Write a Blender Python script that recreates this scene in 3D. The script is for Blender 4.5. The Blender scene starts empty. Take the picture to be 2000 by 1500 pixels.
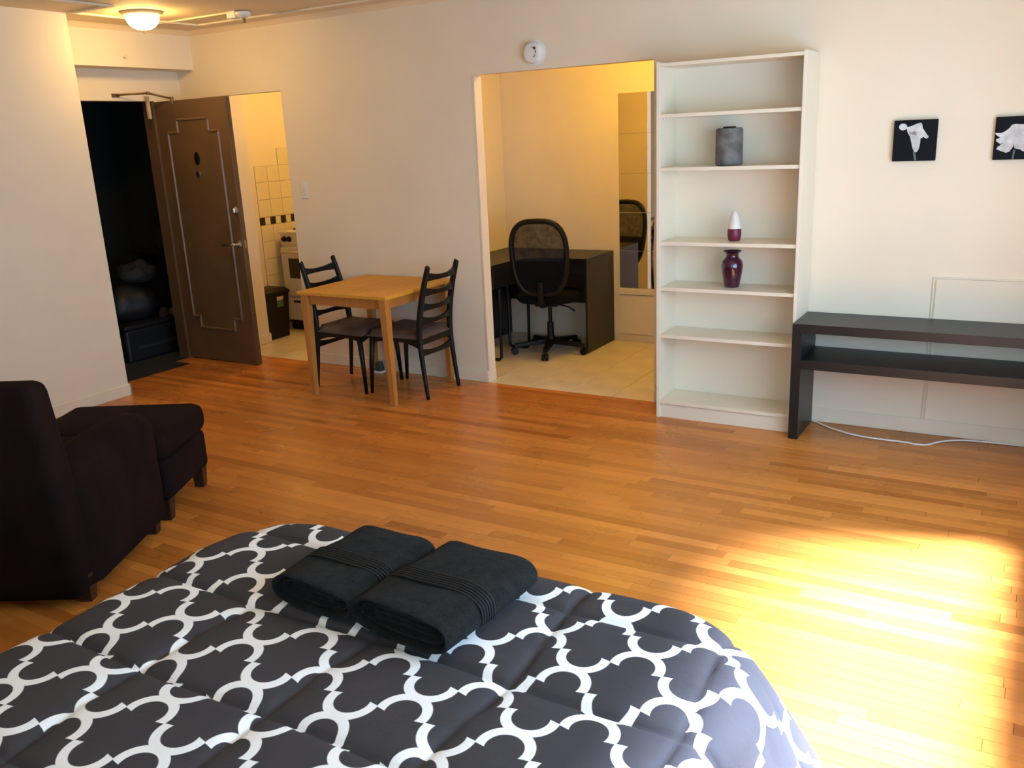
import bpy, bmesh, math, random
from mathutils import Vector, Matrix
random.seed(7)
PI = math.pi
sc = bpy.context.scene
C = sc.collection

# ------------------------------------------------------------------ camera
def cam_axes(yaw, pitch, roll):
    cy, sy, cp, sp = math.cos(yaw), math.sin(yaw), math.cos(pitch), math.sin(pitch)
    f = Vector((-sy*cp, cy*cp, -sp)); r = Vector((cy, sy, 0)); u = r.cross(f)
    c, s = math.cos(roll), math.sin(roll)
    return c*r + s*u, -s*r + c*u, f
CAM = Vector((1.89089, -5.07126, 1.67608)); FPX = 1726.743
CR, CU, CF = cam_axes(math.radians(31.17128), math.radians(15.72424), math.radians(-2.63327))
cd = bpy.data.cameras.new('camera'); cam = bpy.data.objects.new('camera', cd); C.objects.link(cam)
cd.sensor_width = 36; cd.sensor_fit = 'HORIZONTAL'; cd.lens = FPX/2000*36; cd.clip_start = .02
cam.matrix_world = Matrix(((CR.x, CU.x, -CF.x, CAM.x), (CR.y, CU.y, -CF.y, CAM.y), (CR.z, CU.z, -CF.z, CAM.z), (0, 0, 0, 1)))
sc.camera = cam

# ------------------------------------------------------------------ world, sun, exposure
w = bpy.data.worlds.new('World'); sc.world = w; w.use_nodes = True
w.node_tree.nodes['Background'].inputs[0].default_value = (.48, .75, 1.10, 1)
w.node_tree.nodes['Background'].inputs[1].default_value = 12.0
sd = bpy.data.lights.new('sun', 'SUN'); sun = bpy.data.objects.new('sun', sd); C.objects.link(sun)
sd.energy = 76; sd.angle = math.radians(14); sd.color = (.76, .94, 1.36)
SUN_DIR = Vector((-.62, -.34, -1)).normalized()
sun.rotation_euler = SUN_DIR.to_track_quat('-Z', 'Y').to_euler()
sun.location = (6, -1, 8)
for nm, sz, loc, rot in (('window_portal', (1.40, 3.0), (2.36, -2.5, 1.35), (0, math.radians(90), 0)), ('window_portal', (.75, 1.5), (1.825, -5.70, 1.45), (math.radians(90), 0, math.radians(180)))):  # second portal serves the added rear window
    pd = bpy.data.lights.new(nm, 'AREA'); portal = bpy.data.objects.new(nm, pd); C.objects.link(portal)
    pd.shape = 'RECTANGLE'; pd.size, pd.size_y = sz; pd.cycles.is_portal = True
    portal.location = loc; portal.rotation_euler = rot
sc.view_settings.view_transform = 'Standard'; sc.view_settings.look = 'None'
sc.view_settings.gamma = 1; sc.view_settings.use_curve_mapping = False
sc.view_settings.exposure = -.20

# ------------------------------------------------------------------ material helpers
class NT:
    def __init__(s, name):
        s.m = bpy.data.materials.new(name); s.m.use_nodes = True
        s.t = s.m.node_tree; s.b = s.t.nodes['Principled BSDF']; s.out = s.t.nodes['Material Output']
    def n(s, kind, **kw):
        nd = s.t.nodes.new(kind)
        for k, v in kw.items(): setattr(nd, k, v)
        return nd
    def l(s, a, b): s.t.links.new(a, b)
    def v(s, x, sock):
        if isinstance(x, (int, float)): sock.default_value = x
        elif isinstance(x, tuple): sock.default_value = x
        else: s.l(x, sock)
    def math(s, op, a, b=0.0, c=None):
        nd = s.n('ShaderNodeMath', operation=op); s.v(a, nd.inputs[0]); s.v(b, nd.inputs[1])
        if c is not None: s.v(c, nd.inputs[2])
        return nd.outputs[0]
    def mix(s, f, a, b, blend='MIX'):
        nd = s.n('ShaderNodeMix', data_type='RGBA', blend_type=blend)
        s.v(f, nd.inputs[0]); s.v(a, nd.inputs[6]); s.v(b, nd.inputs[7]); return nd.outputs[2]
    def noise(s, vec, scale, detail=3, rough=.5):
        nd = s.n('ShaderNodeTexNoise'); nd.inputs['Scale'].default_value = scale
        nd.inputs['Detail'].default_value = detail; nd.inputs['Roughness'].default_value = rough
        if vec is not None: s.l(vec, nd.inputs['Vector'])
        return nd.outputs['Fac']
    def ramp(s, f, lo, hi, c0=0., c1=1.):
        nd = s.n('ShaderNodeMapRange'); s.v(f, nd.inputs[0])
        for i, x in enumerate((lo, hi, c0, c1)): nd.inputs[i+1].default_value = x
        return nd.outputs[0]
    def pos(s, scale=None, obj=False):
        o = s.n('ShaderNodeTexCoord').outputs['Object'] if obj else s.n('ShaderNodeNewGeometry').outputs['Position']
        if scale is None: return o
        nd = s.n('ShaderNodeVectorMath', operation='MULTIPLY'); s.l(o, nd.inputs[0]); nd.inputs[1].default_value = scale
        return nd.outputs[0]
    def bump(s, h, strength=.3, dist=.002):
        nd = s.n('ShaderNodeBump'); nd.inputs['Strength'].default_value = strength; nd.inputs['Distance'].default_value = dist
        s.l(h, nd.inputs['Height']); s.l(nd.outputs[0], s.b.inputs['Normal'])
def c4(c): return (c[0], c[1], c[2], 1.)
def plain(name, col, rough=.5, bdist=.002, sheen=0., metal=0., var=.12, scale=12., bump=0., bscale=120., spec=.5, coat=0.):
    t = NT(name); p = t.pos(obj=True)
    f = t.ramp(t.noise(p, scale), .3, .7, 1-var, 1+var*.4)
    t.l(t.mix(1., c4(col), f, 'MULTIPLY'), t.b.inputs['Base Color'])
    t.b.inputs['Roughness'].default_value = rough; t.b.inputs['Metallic'].default_value = metal
    t.b.inputs['Specular IOR Level'].default_value = spec; t.b.inputs['Coat Weight'].default_value = coat
    t.b.inputs['Sheen Weight'].default_value = sheen
    if bump: t.bump(t.noise(p, bscale, 4), bump, bdist)
    return t.m
def glow(name, col, strength):
    t = NT(name); t.b.inputs['Base Color'].default_value = c4((.9, .85, .75))
    t.b.inputs['Emission Color'].default_value = c4(col); t.b.inputs['Emission Strength'].default_value = strength
    p = t.pos(obj=True); t.l(t.ramp(t.noise(p, 9), .2, .8, strength*.93, strength*1.05), t.b.inputs['Emission Strength'])
    return t.m
def wood(name, a, b, rough=.4, axis=(1, 14, 14), scale=3., coat=0.):
    t = NT(name); p = t.pos(axis, obj=True)
    n1 = t.noise(p, scale, 5, .6); n2 = t.noise(p, scale*6, 3, .6)
    f = t.ramp(t.math('ADD', t.math('MULTIPLY', n1, .7), t.math('MULTIPLY', n2, .3)), .3, .7)
    t.l(t.mix(f, c4(a), c4(b)), t.b.inputs['Base Color']); t.b.inputs['Roughness'].default_value = rough
    t.b.inputs['Coat Weight'].default_value = coat; t.bump(n2, .08, .001)
    return t.m

M = {}
M['wall'] = plain('wall_paint', (.82, .71, .525), .62, var=.04, scale=2.2, bump=.10, bscale=60)
M['wall_cream'] = plain('wall_cream_paint', (.82, .74, .58), .6, var=.05, scale=2.5, bump=.10, bscale=60)
M['ceil'] = plain('ceiling_paint', (.82, .66, .42), .75, var=.06, scale=1.5, bump=.08, bscale=50)
M['trim'] = plain('trim_paint', (.82, .71, .53), .45, var=.06, scale=6)
M['white_lam'] = plain('white_laminate', (.82, .73, .56), .38, var=.03, scale=3)
M['white_plastic'] = plain('white_plastic', (.78, .76, .70), .4, var=.04)
M['black_lam'] = wood('black_brown_laminate', (.0055, .0058, .0065), (.009, .0092, .010), .40, (1, 10, 10), 4)
M['black_paint'] = plain('black_chair_lacquer', (.0045, .0042, .004), .45, var=.2, spec=.3)
M['black_metal'] = plain('black_metal', (.005, .005, .005), .4, var=.2, spec=.3)
M['black_plastic'] = plain('black_plastic', (.004, .004, .0045), .5, var=.2, spec=.3)
M['black_fabric'] = plain('black_fabric', (.005, .005, .0055), .95, var=.3, bump=.4, bscale=400, spec=.15)
M['seat_vinyl'] = plain('seat_vinyl', (.10, .066, .05), .55, var=.2, scale=9, bump=.15, bscale=90)
M['door'] = plain('door_paint', (.135, .076, .034), .5, var=.2, scale=4, bump=.12, bscale=45)
M['door_trim'] = plain('door_moulding_paint', (.17, .098, .048), .42, var=.2, scale=8)
M['chrome'] = plain('brushed_chrome', (.65, .62, .56), .28, metal=1., var=.1)
M['brass'] = plain('aged_brass', (.22, .13, .05), .4, metal=.7, var=.3)
M['beige_metal'] = plain('beige_enamel', (.50, .40, .26), .45, var=.15)
M['maroon'] = plain('dark_brown_suede', (.0105, .0045, .0038), .9, var=.35, scale=6, bump=.35, bscale=200, spec=.10)
M['dark_leg'] = wood('dark_leg_wood', (.012, .007, .005), (.022, .012, .008), .4)
M['towel'] = plain('charcoal_terry', (.0160, .0150, .0130), 1., var=.45, scale=40, bump=1., bscale=330, bdist=.006, sheen=.02, spec=.15)
M['towel_band'] = plain('charcoal_towel_band', (.017, .0152, .013), .85, var=.2, scale=60, bump=.3, bscale=300, spec=.2)
M['pine'] = wood('lacquered_pine', (.60, .265, .020), (.74, .37, .040), .55, (14, 1.2, 14), 3., .0)
M['pine_leg'] = wood('pine_leg', (.42, .155, .026), (.52, .215, .042), .42, (14, 14, 1.2), 3.)
M['tile_floor'] = plain('cream_floor_tile', (.72, .63, .46), .35, var=.12, scale=5)
M['tile_wall'] = plain('cream_wall_tile', (.78, .70, .50), .22, var=.04, scale=6)
M['tile_black'] = plain('black_wall_tile', (.010, .009, .012), .2, var=.1)
M['grout'] = plain('grout', (.44, .35, .19), .9, var=.15, scale=30)
M['stove'] = plain('cream_stove_enamel', (.74, .68, .54), .3, var=.04)
M['dark_glass'] = plain('dark_oven_glass', (.008, .009, .010), .1, var=.1)
M['mirror'] = plain('mirror_silver', (.86, .85, .80), .015, metal=1., var=.0)
M['purple'] = plain('glazed_purple_ceramic', (.045, .004, .022), .12, var=.25, scale=14, coat=.5)
M['magenta'] = plain('wine_red_wax', (.17, .013, .035), .42, var=.25, scale=25)
M['ivory'] = plain('ivory_wax', (.78, .72, .62), .5, var=.04)
M['grey_wax'] = plain('mottled_grey_wax', (.155, .150, .140), .75, var=.6, scale=16, bump=.2, bscale=40)
M['wick'] = plain('burnt_wick', (.02, .017, .015), .9)
M['canvas_black'] = plain('black_print', (.005, .006, .008), .7, var=.2, spec=.15)
M['print_white'] = plain('flower_print', (.60, .60, .57), .6, var=.35, scale=22)
M['print_grey'] = plain('flower_throat_print', (.30, .27, .24), .6, var=.4, scale=60)  # grey-brown printed centre of the bloom
M['print_stem'] = plain('stem_print', (.10, .115, .12), .6, var=.2)
M['canvas_edge'] = plain('canvas_edge', (.42, .36, .32), .8)
M['closet'] = plain('unlit_hall_paint', (.005, .0055, .0045), .9, var=.2, scale=3)  # hall wall and floor coloured near black to stand in for missing light
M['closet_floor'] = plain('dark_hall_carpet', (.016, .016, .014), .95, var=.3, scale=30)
M['bag_black'] = plain('black_bin_bag', (.005, .005, .006), .55, var=.4, scale=10, bump=.8, bscale=24)
M['cloth_green'] = plain('dull_green_cloth', (.012, .014, .010), .9, var=.6, scale=12)  # cloth and plastic in the hall darkened to look unlit
M['cloth_red'] = plain('dull_red_cloth', (.020, .005, .006), .9, var=.4, scale=12)
M['cloth_pale'] = plain('pale_plastic', (.05, .048, .036), .6, var=.3, scale=12)
M['band_grey'] = plain('grey_strap', (.012, .012, .012), .8, var=.3)
M['label_white'] = plain('bin_label_white', (.55, .50, .38), .5)
M['label_green'] = plain('bin_label_green', (.06, .16, .07), .5)
M['cable'] = plain('white_cable_sheath', (.82, .76, .70), .4, var=.05)
M['bed_base'] = plain('bed_base_fabric', (.05, .048, .05), .9, bump=.3, bscale=250)
M['mattress'] = plain('mattress_ticking', (.72, .70, .66), .85, bump=.2, bscale=200)
M['grey_box'] = plain('grey_green_plastic', (.05, .065, .055), .5)
M['glass_clear'] = None
g = NT('window_glass')
tr = g.n('ShaderNodeBsdfTransparent'); gl = g.n('ShaderNodeBsdfGlossy'); gl.inputs['Roughness'].default_value = .02
mx = g.n('ShaderNodeMixShader'); g.l(g.ramp(g.noise(g.pos(), 2.), 0, 1, .05, .07), mx.inputs[0])
g.l(tr.outputs[0], mx.inputs[1]); g.l(gl.outputs[0], mx.inputs[2]); g.l(mx.outputs[0], g.out.inputs[0]); M['glass_clear'] = g.m
g = NT('chair_mesh_net')
tr = g.n('ShaderNodeBsdfTransparent'); mx = g.n('ShaderNodeMixShader')
g.b.inputs['Base Color'].default_value = (.012, .012, .013, 1); g.b.inputs['Roughness'].default_value = .8
g.l(g.ramp(g.noise(g.pos(), 25.), .3, .7, .50, .68), mx.inputs[0]); g.l(tr.outputs[0], mx.inputs[1]); g.l(g.b.outputs[0], mx.inputs[2]); g.l(mx.outputs[0], g.out.inputs[0]); M['net'] = g.m
M['lamp_glow'] = glow('lamp_bowl_glass', (1, .64, .20), 84)
M['kitchen_glow'] = glow('kitchen_lamp_glass', (1, .60, .17), 85)
M['alcove_glow'] = glow('alcove_lamp_glass', (1, .57, .07), 98)

# floor boards: tone comes from an attribute, one value for each board
t = NT('oak_strip')
at = t.n('ShaderNodeAttribute', attribute_name='tone')
sep = t.n('ShaderNodeSeparateColor'); t.l(at.outputs['Color'], sep.inputs[0])
off = t.n('ShaderNodeCombineXYZ'); t.l(t.math('MULTIPLY', sep.outputs[1], 37.), off.inputs[0]); t.l(t.math('MULTIPLY', sep.outputs[2], 53.), off.inputs[2])
pv = t.n('ShaderNodeVectorMath', operation='ADD'); t.l(t.pos((1.3, 22, 22)), pv.inputs[0]); t.l(off.outputs[0], pv.inputs[1])
n1 = t.noise(pv.outputs[0], 1.6, 6, .65); n2 = t.noise(pv.outputs[0], 9., 4, .6)
f = t.math('ADD', t.math('MULTIPLY', sep.outputs[0], .62), t.math('ADD', t.math('MULTIPLY', n1, .30), t.math('MULTIPLY', n2, .22)))
col = t.mix(t.ramp(f, .2, .95), (.33, .095, .013, 1), (.70, .262, .048, 1))
t.l(col, t.b.inputs['Base Color'])
t.l(t.ramp(t.noise(t.pos(), 3.5, 4), .3, .7, .24, .36), t.b.inputs['Roughness'])
t.b.inputs['Coat Weight'].default_value = .04; t.b.inputs['Specular IOR Level'].default_value = .34; t.b.inputs['Coat Roughness'].default_value = .22
t.bump(n2, .05, .0006)
M['oak'] = t.m
M['subfloor'] = plain('subfloor', (.04, .018, .006), .9)

# comforter: lattice of ring pieces printed in white on charcoal, in fabric metres
t = NT('trellis_print_cotton')
uv = t.n('ShaderNodeUVMap'); sx = t.n('ShaderNodeSeparateXYZ'); t.l(uv.outputs[0], sx.inputs[0])
PER = .240
X = t.math('DIVIDE', t.math('SUBTRACT', sx.outputs[0], .632), PER); Y = t.math('DIVIDE', t.math('SUBTRACT', sx.outputs[1], -3.822), PER)
def frac(x): return t.math('SUBTRACT', t.math('FRACT', t.math('ADD', t.math('ADD', x, .5), 100.)), .5)
u = frac(t.math('ADD', X, Y)); v = frac(t.math('SUBTRACT', Y, X))
cc, wd = .217, .128
ro = math.hypot(.5-cc, cc)+.004; rm = ro-wd/2
def ringpart(u, v):
    du = t.math('SUBTRACT', u, cc); dv = t.math('SUBTRACT', v, cc)
    r = t.math('SQRT', t.math('ADD', t.math('MULTIPLY', du, du), t.math('MULTIPLY', dv, dv)))
    a = t.ramp(t.math('ABSOLUTE', t.math('SUBTRACT', r, rm)), wd/2-.006, wd/2+.006, 1, 0)
    b = t.ramp(t.math('ADD', t.math('MAXIMUM', u, v), t.math('MULTIPLY', t.math('MINIMUM', u, v), .70)), .502, .514, 1, 0)
    return t.math('MULTIPLY', a, b)
mask = t.math('MAXIMUM', ringpart(u, v), ringpart(t.math('MULTIPLY', u, -1.), t.math('MULTIPLY', v, -1.)))
p = t.pos(obj=True)
dk = t.mix(t.noise(p, 5, 4), (.042, .037, .038, 1), (.056, .050, .051, 1))
t.l(t.mix(mask, dk, (.88, .85, .80, 1)), t.b.inputs['Base Color'])
t.b.inputs['Roughness'].default_value = .85; t.b.inputs['Specular IOR Level'].default_value = .2
t.bump(t.math('ADD', t.noise(p, 26, 4, .6), t.math('MULTIPLY', t.noise(p, 9, 2), .8)), .35, .006)
M['quilt'] = t.m

# ------------------------------------------------------------------ mesh helpers
class B:
    """collects shapes into one bmesh; build() links it as one object"""
    def __init__(s): s.bm = bmesh.new()
    def box(s, x0, x1, y0, y1, z0, z1, bevel=0., seg=1, mat=None):
        vs = [s.bm.verts.new((x, y, z)) for z in (z0, z1) for y in (y0, y1) for x in (x0, x1)]
        fs = [s.bm.faces.new([vs[i] for i in q]) for q in ((0, 2, 3, 1), (4, 5, 7, 6), (0, 1, 5, 4), (2, 6, 7, 3), (0, 4, 6, 2), (1, 3, 7, 5))]
        if mat is not None: bmesh.ops.transform(s.bm, matrix=mat, verts=vs)
        if bevel:
            es = list({e for f in fs for e in f.edges})
            bmesh.ops.bevel(s.bm, geom=es, offset=bevel, segments=seg, profile=.5, affect='EDGES')
        return s
    def hexa(s, bot, top, bevel=0., seg=1):
        vs = [s.bm.verts.new(p) for p in bot+top]
        fs = [s.bm.faces.new([vs[i] for i in q]) for q in ((0, 3, 2, 1), (4, 5, 6, 7), (0, 1, 5, 4), (1, 2, 6, 5), (2, 3, 7, 6), (3, 0, 4, 7))]
        if bevel:
            es = list({e for f in fs for e in f.edges})
            bmesh.ops.bevel(s.bm, geom=es, offset=bevel, segments=seg, profile=.5, affect='EDGES')
        return s
    def prism(s, pts, d, bevel=0., seg=1):
        """pts: list of 3-D points of a planar outline, d: extrusion vector"""
        d = Vector(d); a = [s.bm.verts.new(p) for p in pts]; b = [s.bm.verts.new(Vector(p)+d) for p in pts]
        n = len(pts); fs = [s.bm.faces.new(a[::-1]), s.bm.faces.new(b)]
        for i in range(n): fs.append(s.bm.faces.new((a[i], a[(i+1) % n], b[(i+1) % n], b[i])))
        bmesh.ops.recalc_face_normals(s.bm, faces=fs)
        if bevel:
            es = list({e for f in fs for e in f.edges})
            bmesh.ops.bevel(s.bm, geom=es, offset=bevel, segments=seg, profile=.5, affect='EDGES')
        return s
    def lathe(s, prof, n=24, c=(0, 0, 0), axis='Z'):
        c = Vector(c); rings = []
        for r, z in prof:
            ring = []
            for i in range(n):
                a = 2*PI*i/n; x, y = r*math.cos(a), r*math.sin(a)
                p = (x, y, z) if axis == 'Z' else ((x, -z, y) if axis == 'Y' else (z, x, y))
                ring.append(s.bm.verts.new(c+Vector(p)))
            rings.append(ring)
        fs = []
        for a, b in zip(rings, rings[1:]):
            for i in range(n): fs.append(s.bm.faces.new((a[i], a[(i+1) % n], b[(i+1) % n], b[i])))
        fs.append(s.bm.faces.new(rings[0][::-1])); fs.append(s.bm.faces.new(rings[-1]))
        bmesh.ops.recalc_face_normals(s.bm, faces=fs)
        return s
    def tube(s, path, rad, n=8, flat=1., closed=False):
        """sweep a circle (or ellipse) along a path; rad: number or list"""
        path = [Vector(p) for p in path]; m = len(path)
        rad = rad if isinstance(rad, (list, tuple)) else [rad]*m
        rings = []; up = None
        for i, p in enumerate(path):
            a = path[(i-1) % m] if (closed or i) else p; b = path[(i+1) % m] if (closed or i < m-1) else p
            d = (b-a).normalized()
            if up is None: up = Vector((0, 0, 1)) if abs(d.z) < .9 else Vector((1, 0, 0))
            sd_ = d.cross(up).normalized(); up = sd_.cross(d).normalized()
            rings.append([s.bm.verts.new(p+sd_*rad[i]*math.cos(2*PI*k/n)+up*rad[i]*flat*math.sin(2*PI*k/n)) for k in range(n)])
        fs = []
        for i in range(m if closed else m-1):
            a, b = rings[i], rings[(i+1) % m]
            for k in range(n): fs.append(s.bm.faces.new((a[k], a[(k+1) % n], b[(k+1) % n], b[k])))
        if not closed: fs += [s.bm.faces.new(rings[0][::-1]), s.bm.faces.new(rings[-1])]
        bmesh.ops.recalc_face_normals(s.bm, faces=fs)
        return s
    def loft(s, sections):
        """sections: lists of equal numbers of points, closed loops; capped"""
        rs = [[s.bm.verts.new(p) for p in sec] for sec in sections]; n = len(rs[0]); fs = []
        for a, b in zip(rs, rs[1:]):
            for k in range(n): fs.append(s.bm.faces.new((a[k], a[(k+1) % n], b[(k+1) % n], b[k])))
        fs += [s.bm.faces.new(rs[0][::-1]), s.bm.faces.new(rs[-1])]
        bmesh.ops.recalc_face_normals(s.bm, faces=fs)
        return s
    def build(s, name, mat, parent=None, smooth=None, loc=None, subsurf=0):
        me = bpy.data.meshes.new(name); s.bm.to_mesh(me); s.bm.free()
        o = bpy.data.objects.new(name, me); C.objects.link(o); me.materials.append(M[mat])
        if smooth is not None:
            me.polygons.foreach_set('use_smooth', [True]*len(me.polygons))
            if smooth < 180: me.set_sharp_from_angle(angle=math.radians(smooth))
        if parent: o.parent = parent
        if loc: o.location = loc
        if subsurf:
            md = o.modifiers.new('subdivision', 'SUBSURF'); md.levels = md.render_levels = subsurf
        return o
def tag(o, label, cat, group=None):
    o['label'] = label; o['category'] = cat
    if group: o['group'] = group
    return o
def thing(name, label, cat, loc=(0, 0, 0), rz=0., group=None):
    o = bpy.data.objects.new(name, None); C.objects.link(o); o.empty_display_size = .1
    o.location = loc; o.rotation_euler = (0, 0, rz)
    return tag(o, label, cat, group)
def struct(o):
    o['kind'] = 'structure'; return o
def dup(root, loc, rz, label):
    r = root.copy(); C.objects.link(r); r.location = loc; r.rotation_euler = (0, 0, rz); r['label'] = label
    for ch in list(root.children):
        c_ = ch.copy(); C.objects.link(c_); c_.parent = r
        for g_ in list(ch.children):
            d_ = g_.copy(); C.objects.link(d_); d_.parent = c_
    return r
def project(p):
    q = Vector(p)-CAM; z = q.dot(CF)
    if z < .05: return None
    return 1000+FPX*q.dot(CR)/z, 750-FPX*q.dot(CU)/z

# ------------------------------------------------------------------ the room shell
H = 2.555; XL = -3.63; XR = 2.30; YB = -5.65; T = .08
KX0, KX1, KZ = -3.90, -3.06, 2.066          # kitchen opening
AX0, AX1, AZ = -1.368, -.125, 2.058         # alcove opening
b = B()
b.box(-4.15, KX0, 0, T, -.1, H).box(KX0, KX1, 0, T, KZ, H).box(KX1, AX0, 0, T, -.1, H).box(AX0, AX1, 0, T, AZ, H).box(AX1, XR+.15, 0, T, -.1, H)
struct(b.build('wall_back', 'wall'))
struct(B().box(-4.15, XL, YB, -1.25, -.1, H).build('wall_left', 'wall'))
WX0, WX1, WZ0, WZ1 = 1.45, 2.20, .70, 2.20         # rear window, unseen, added for more sky light
RY0, RY1, RZ0, RZ1 = -4.00, -1.00, .64, 2.06       # right window
b = B(); b.box(XR, XR+.15, YB, RY0, -.1, H).box(XR, XR+.15, RY1, T, -.1, H).box(XR, XR+.15, RY0, RY1, -.1, RZ0).box(XR, XR+.15, RY0, RY1, RZ1, H)
struct(b.build('wall_right', 'wall'))
b = B(); b.box(XL, WX0, YB-.15, YB, -.1, H).box(WX1, XR+.15, YB-.15, YB, -.1, H).box(WX0, WX1, YB-.15, YB, -.1, WZ0).box(WX0, WX1, YB-.15, YB, WZ1, H)
struct(b.build('wall_rear', 'wall'))
struct(B().box(-4.3, XR+.15, YB-.1, T, H, H+.1).build('ceiling', 'ceil'))
# entry wall with its doorway, soffit over it
DY0, DY1, DZ = -1.14, -.262, 2.05
b = B(); b.box(-4.25, -4.15, -1.25, DY0, -.1, H).box(-4.25, -4.15, DY1, T, -.1, H).box(-4.25, -4.15, DY0, DY1, DZ, H)
struct(b.build('wall_entry', 'wall'))
struct(B().box(-4.15, -3.96, -1.25, 0, 2.274, H).build('wall_soffit', 'wall'))
# door lining in the entry doorway
b = B(); b.box(-4.26, -4.148, DY1-.025, DY1, 0, DZ).box(-4.26, -4.148, DY0, DY0+.025, 0, DZ)
struct(b.build('trim_1', 'door'))
# kitchen shell
struct(B().box(-4.30, KX0, T, .40, -.1, 2.5).build('wall_kitchen_pier', 'wall_cream'))
struct(B().box(-4.30, -4.205, .40, 1.75, -.1, 2.5).build('wall_kitchen_left', 'wall_cream'))
struct(B().box(-4.30, -2.36, 1.75, 1.85, -.1, 2.5).build('wall_kitchen_back', 'wall_cream'))
struct(B().box(-2.36, -2.078, T, 1.85, -.1, 2.5).build('wall_kitchen_right', 'wall_cream'))
struct(B().box(-4.30, -2.24, T, 1.85, 2.5, 2.58).build('ceiling_kitchen', 'ceil'))
# alcove shell
struct(B().box(-2.24, .42, 1.512, 1.612, -.1, 2.5).build('wall_alcove_back', 'wall_cream'))
struct(B().box(.32, .42, T, 1.512, -.1, 2.5).build('wall_alcove_right', 'wall_cream'))
struct(B().box(-2.24, .42, T, 1.62, 2.5, 2.58).build('ceiling_alcove', 'ceil'))
# dark hall behind the entry door
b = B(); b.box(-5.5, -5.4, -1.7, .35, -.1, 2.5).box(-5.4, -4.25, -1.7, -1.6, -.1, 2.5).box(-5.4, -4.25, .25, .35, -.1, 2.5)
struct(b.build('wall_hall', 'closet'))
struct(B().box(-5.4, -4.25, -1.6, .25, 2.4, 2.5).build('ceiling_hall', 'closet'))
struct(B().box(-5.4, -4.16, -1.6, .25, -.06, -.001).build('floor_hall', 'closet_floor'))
# baseboards
def baseboard(name, segs):
    b = B()
    for x0, x1, y0, y1 in segs: b.box(x0, x1, y0, y1, 0, .085, .004)
    struct(b.build(name, 'trim'))
baseboard('baseboard_back', [(KX1, AX0, -.013, 0), (AX1, XR, -.013, 0), (AX0-.004, AX0+.013, -.013, T+.01)])
baseboard('baseboard_left', [(XL, XL+.015, YB, -1.235), (-4.14, XL+.015, -1.25, -1.237)])
baseboard('baseboard_right', [(XR-.013, XR, YB, 0)])
baseboard('baseboard_kitchen', [(KX0, KX0+.014, .0, .41)])
# corner bead on the alcove opening, narrow cornice, ceiling mouldings and the surface conduit
b = B(); b.prism([(AX0, -.004, .085), (AX0, -.004, AZ), (AX0+.012, -.004, AZ-.012), (AX0+.012, -.004, .085)], (0, T+.006, 0))
struct(b.build('trim_2', 'trim'))
b = B(); b.prism([(-3.96, 0, H), (-3.96, 0, H-.035), (-3.96, -.02, H-.012), (-3.96, -.035, H)], (XR+3.96, 0, 0))
struct(b.build('trim_3', 'ceil'))
b = B(); b.prism([(-3.96, -1.25, H), (-3.96, -1.25, H-.035), (-3.94, -1.25, H-.012), (-3.925, -1.25, H)], (0, 1.25, 0))
struct(b.build('trim_4', 'ceil'))
def strip(name, x0, x1, y0, y1):
    struct(B().box(x0, x1, y0, y1, H-.014, H, .005, 2).build(name, 'trim'))
strip('trim_5', -3.585, 2.05, -.25, -.222)
strip('trim_6', -3.585, -3.557, -1.26, -.25)
strip('trim_7', -3.557, -3.19, -1.26, -1.232)
strip('trim_8', -3.19, -3.162, -5.8, -1.232)
# windows: one added in the rear wall to brighten the room, one in the right wall
wy0, wy1 = YB-.10, YB-.03
wn = struct(B().box(WX0, WX0+.04, wy0, wy1, WZ0, WZ1).box(WX1-.04, WX1, wy0, wy1, WZ0, WZ1).box(WX0+.04, WX1-.04, wy0, wy1, WZ0, WZ0+.04).box(WX0+.04, WX1-.04, wy0, wy1, WZ1-.04, WZ1).build('window_rear_added', 'trim'))
B().box(WX0+.04, WX1-.04, YB-.067, YB-.063, WZ0+.04, WZ1-.04).build('pane', 'glass_clear', wn)
B().box(WX0-.04, WX1+.04, YB-.03, YB+.04, WZ0-.03, WZ0, .006, 2).build('window_sill', 'trim', wn)
wn = struct(B().box(XR+.03, XR+.10, RY0, RY0+.04, RZ0, RZ1).box(XR+.03, XR+.10, RY1-.04, RY1, RZ0, RZ1).box(XR+.03, XR+.10, RY0+.04, RY1-.04, RZ0, RZ0+.04).box(XR+.03, XR+.10, RY0+.04, RY1-.04, RZ1-.04, RZ1).build('window_2', 'trim'))
B().box(XR+.062, XR+.066, RY0+.04, RY1-.04, RZ0+.04, RZ1-.04).build('pane', 'glass_clear', wn)
B().box(XR-.04, XR+.03, RY0-.04, RY1+.04, RZ0-.03, RZ0, .006, 2).build('window_sill', 'trim', wn)

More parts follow.
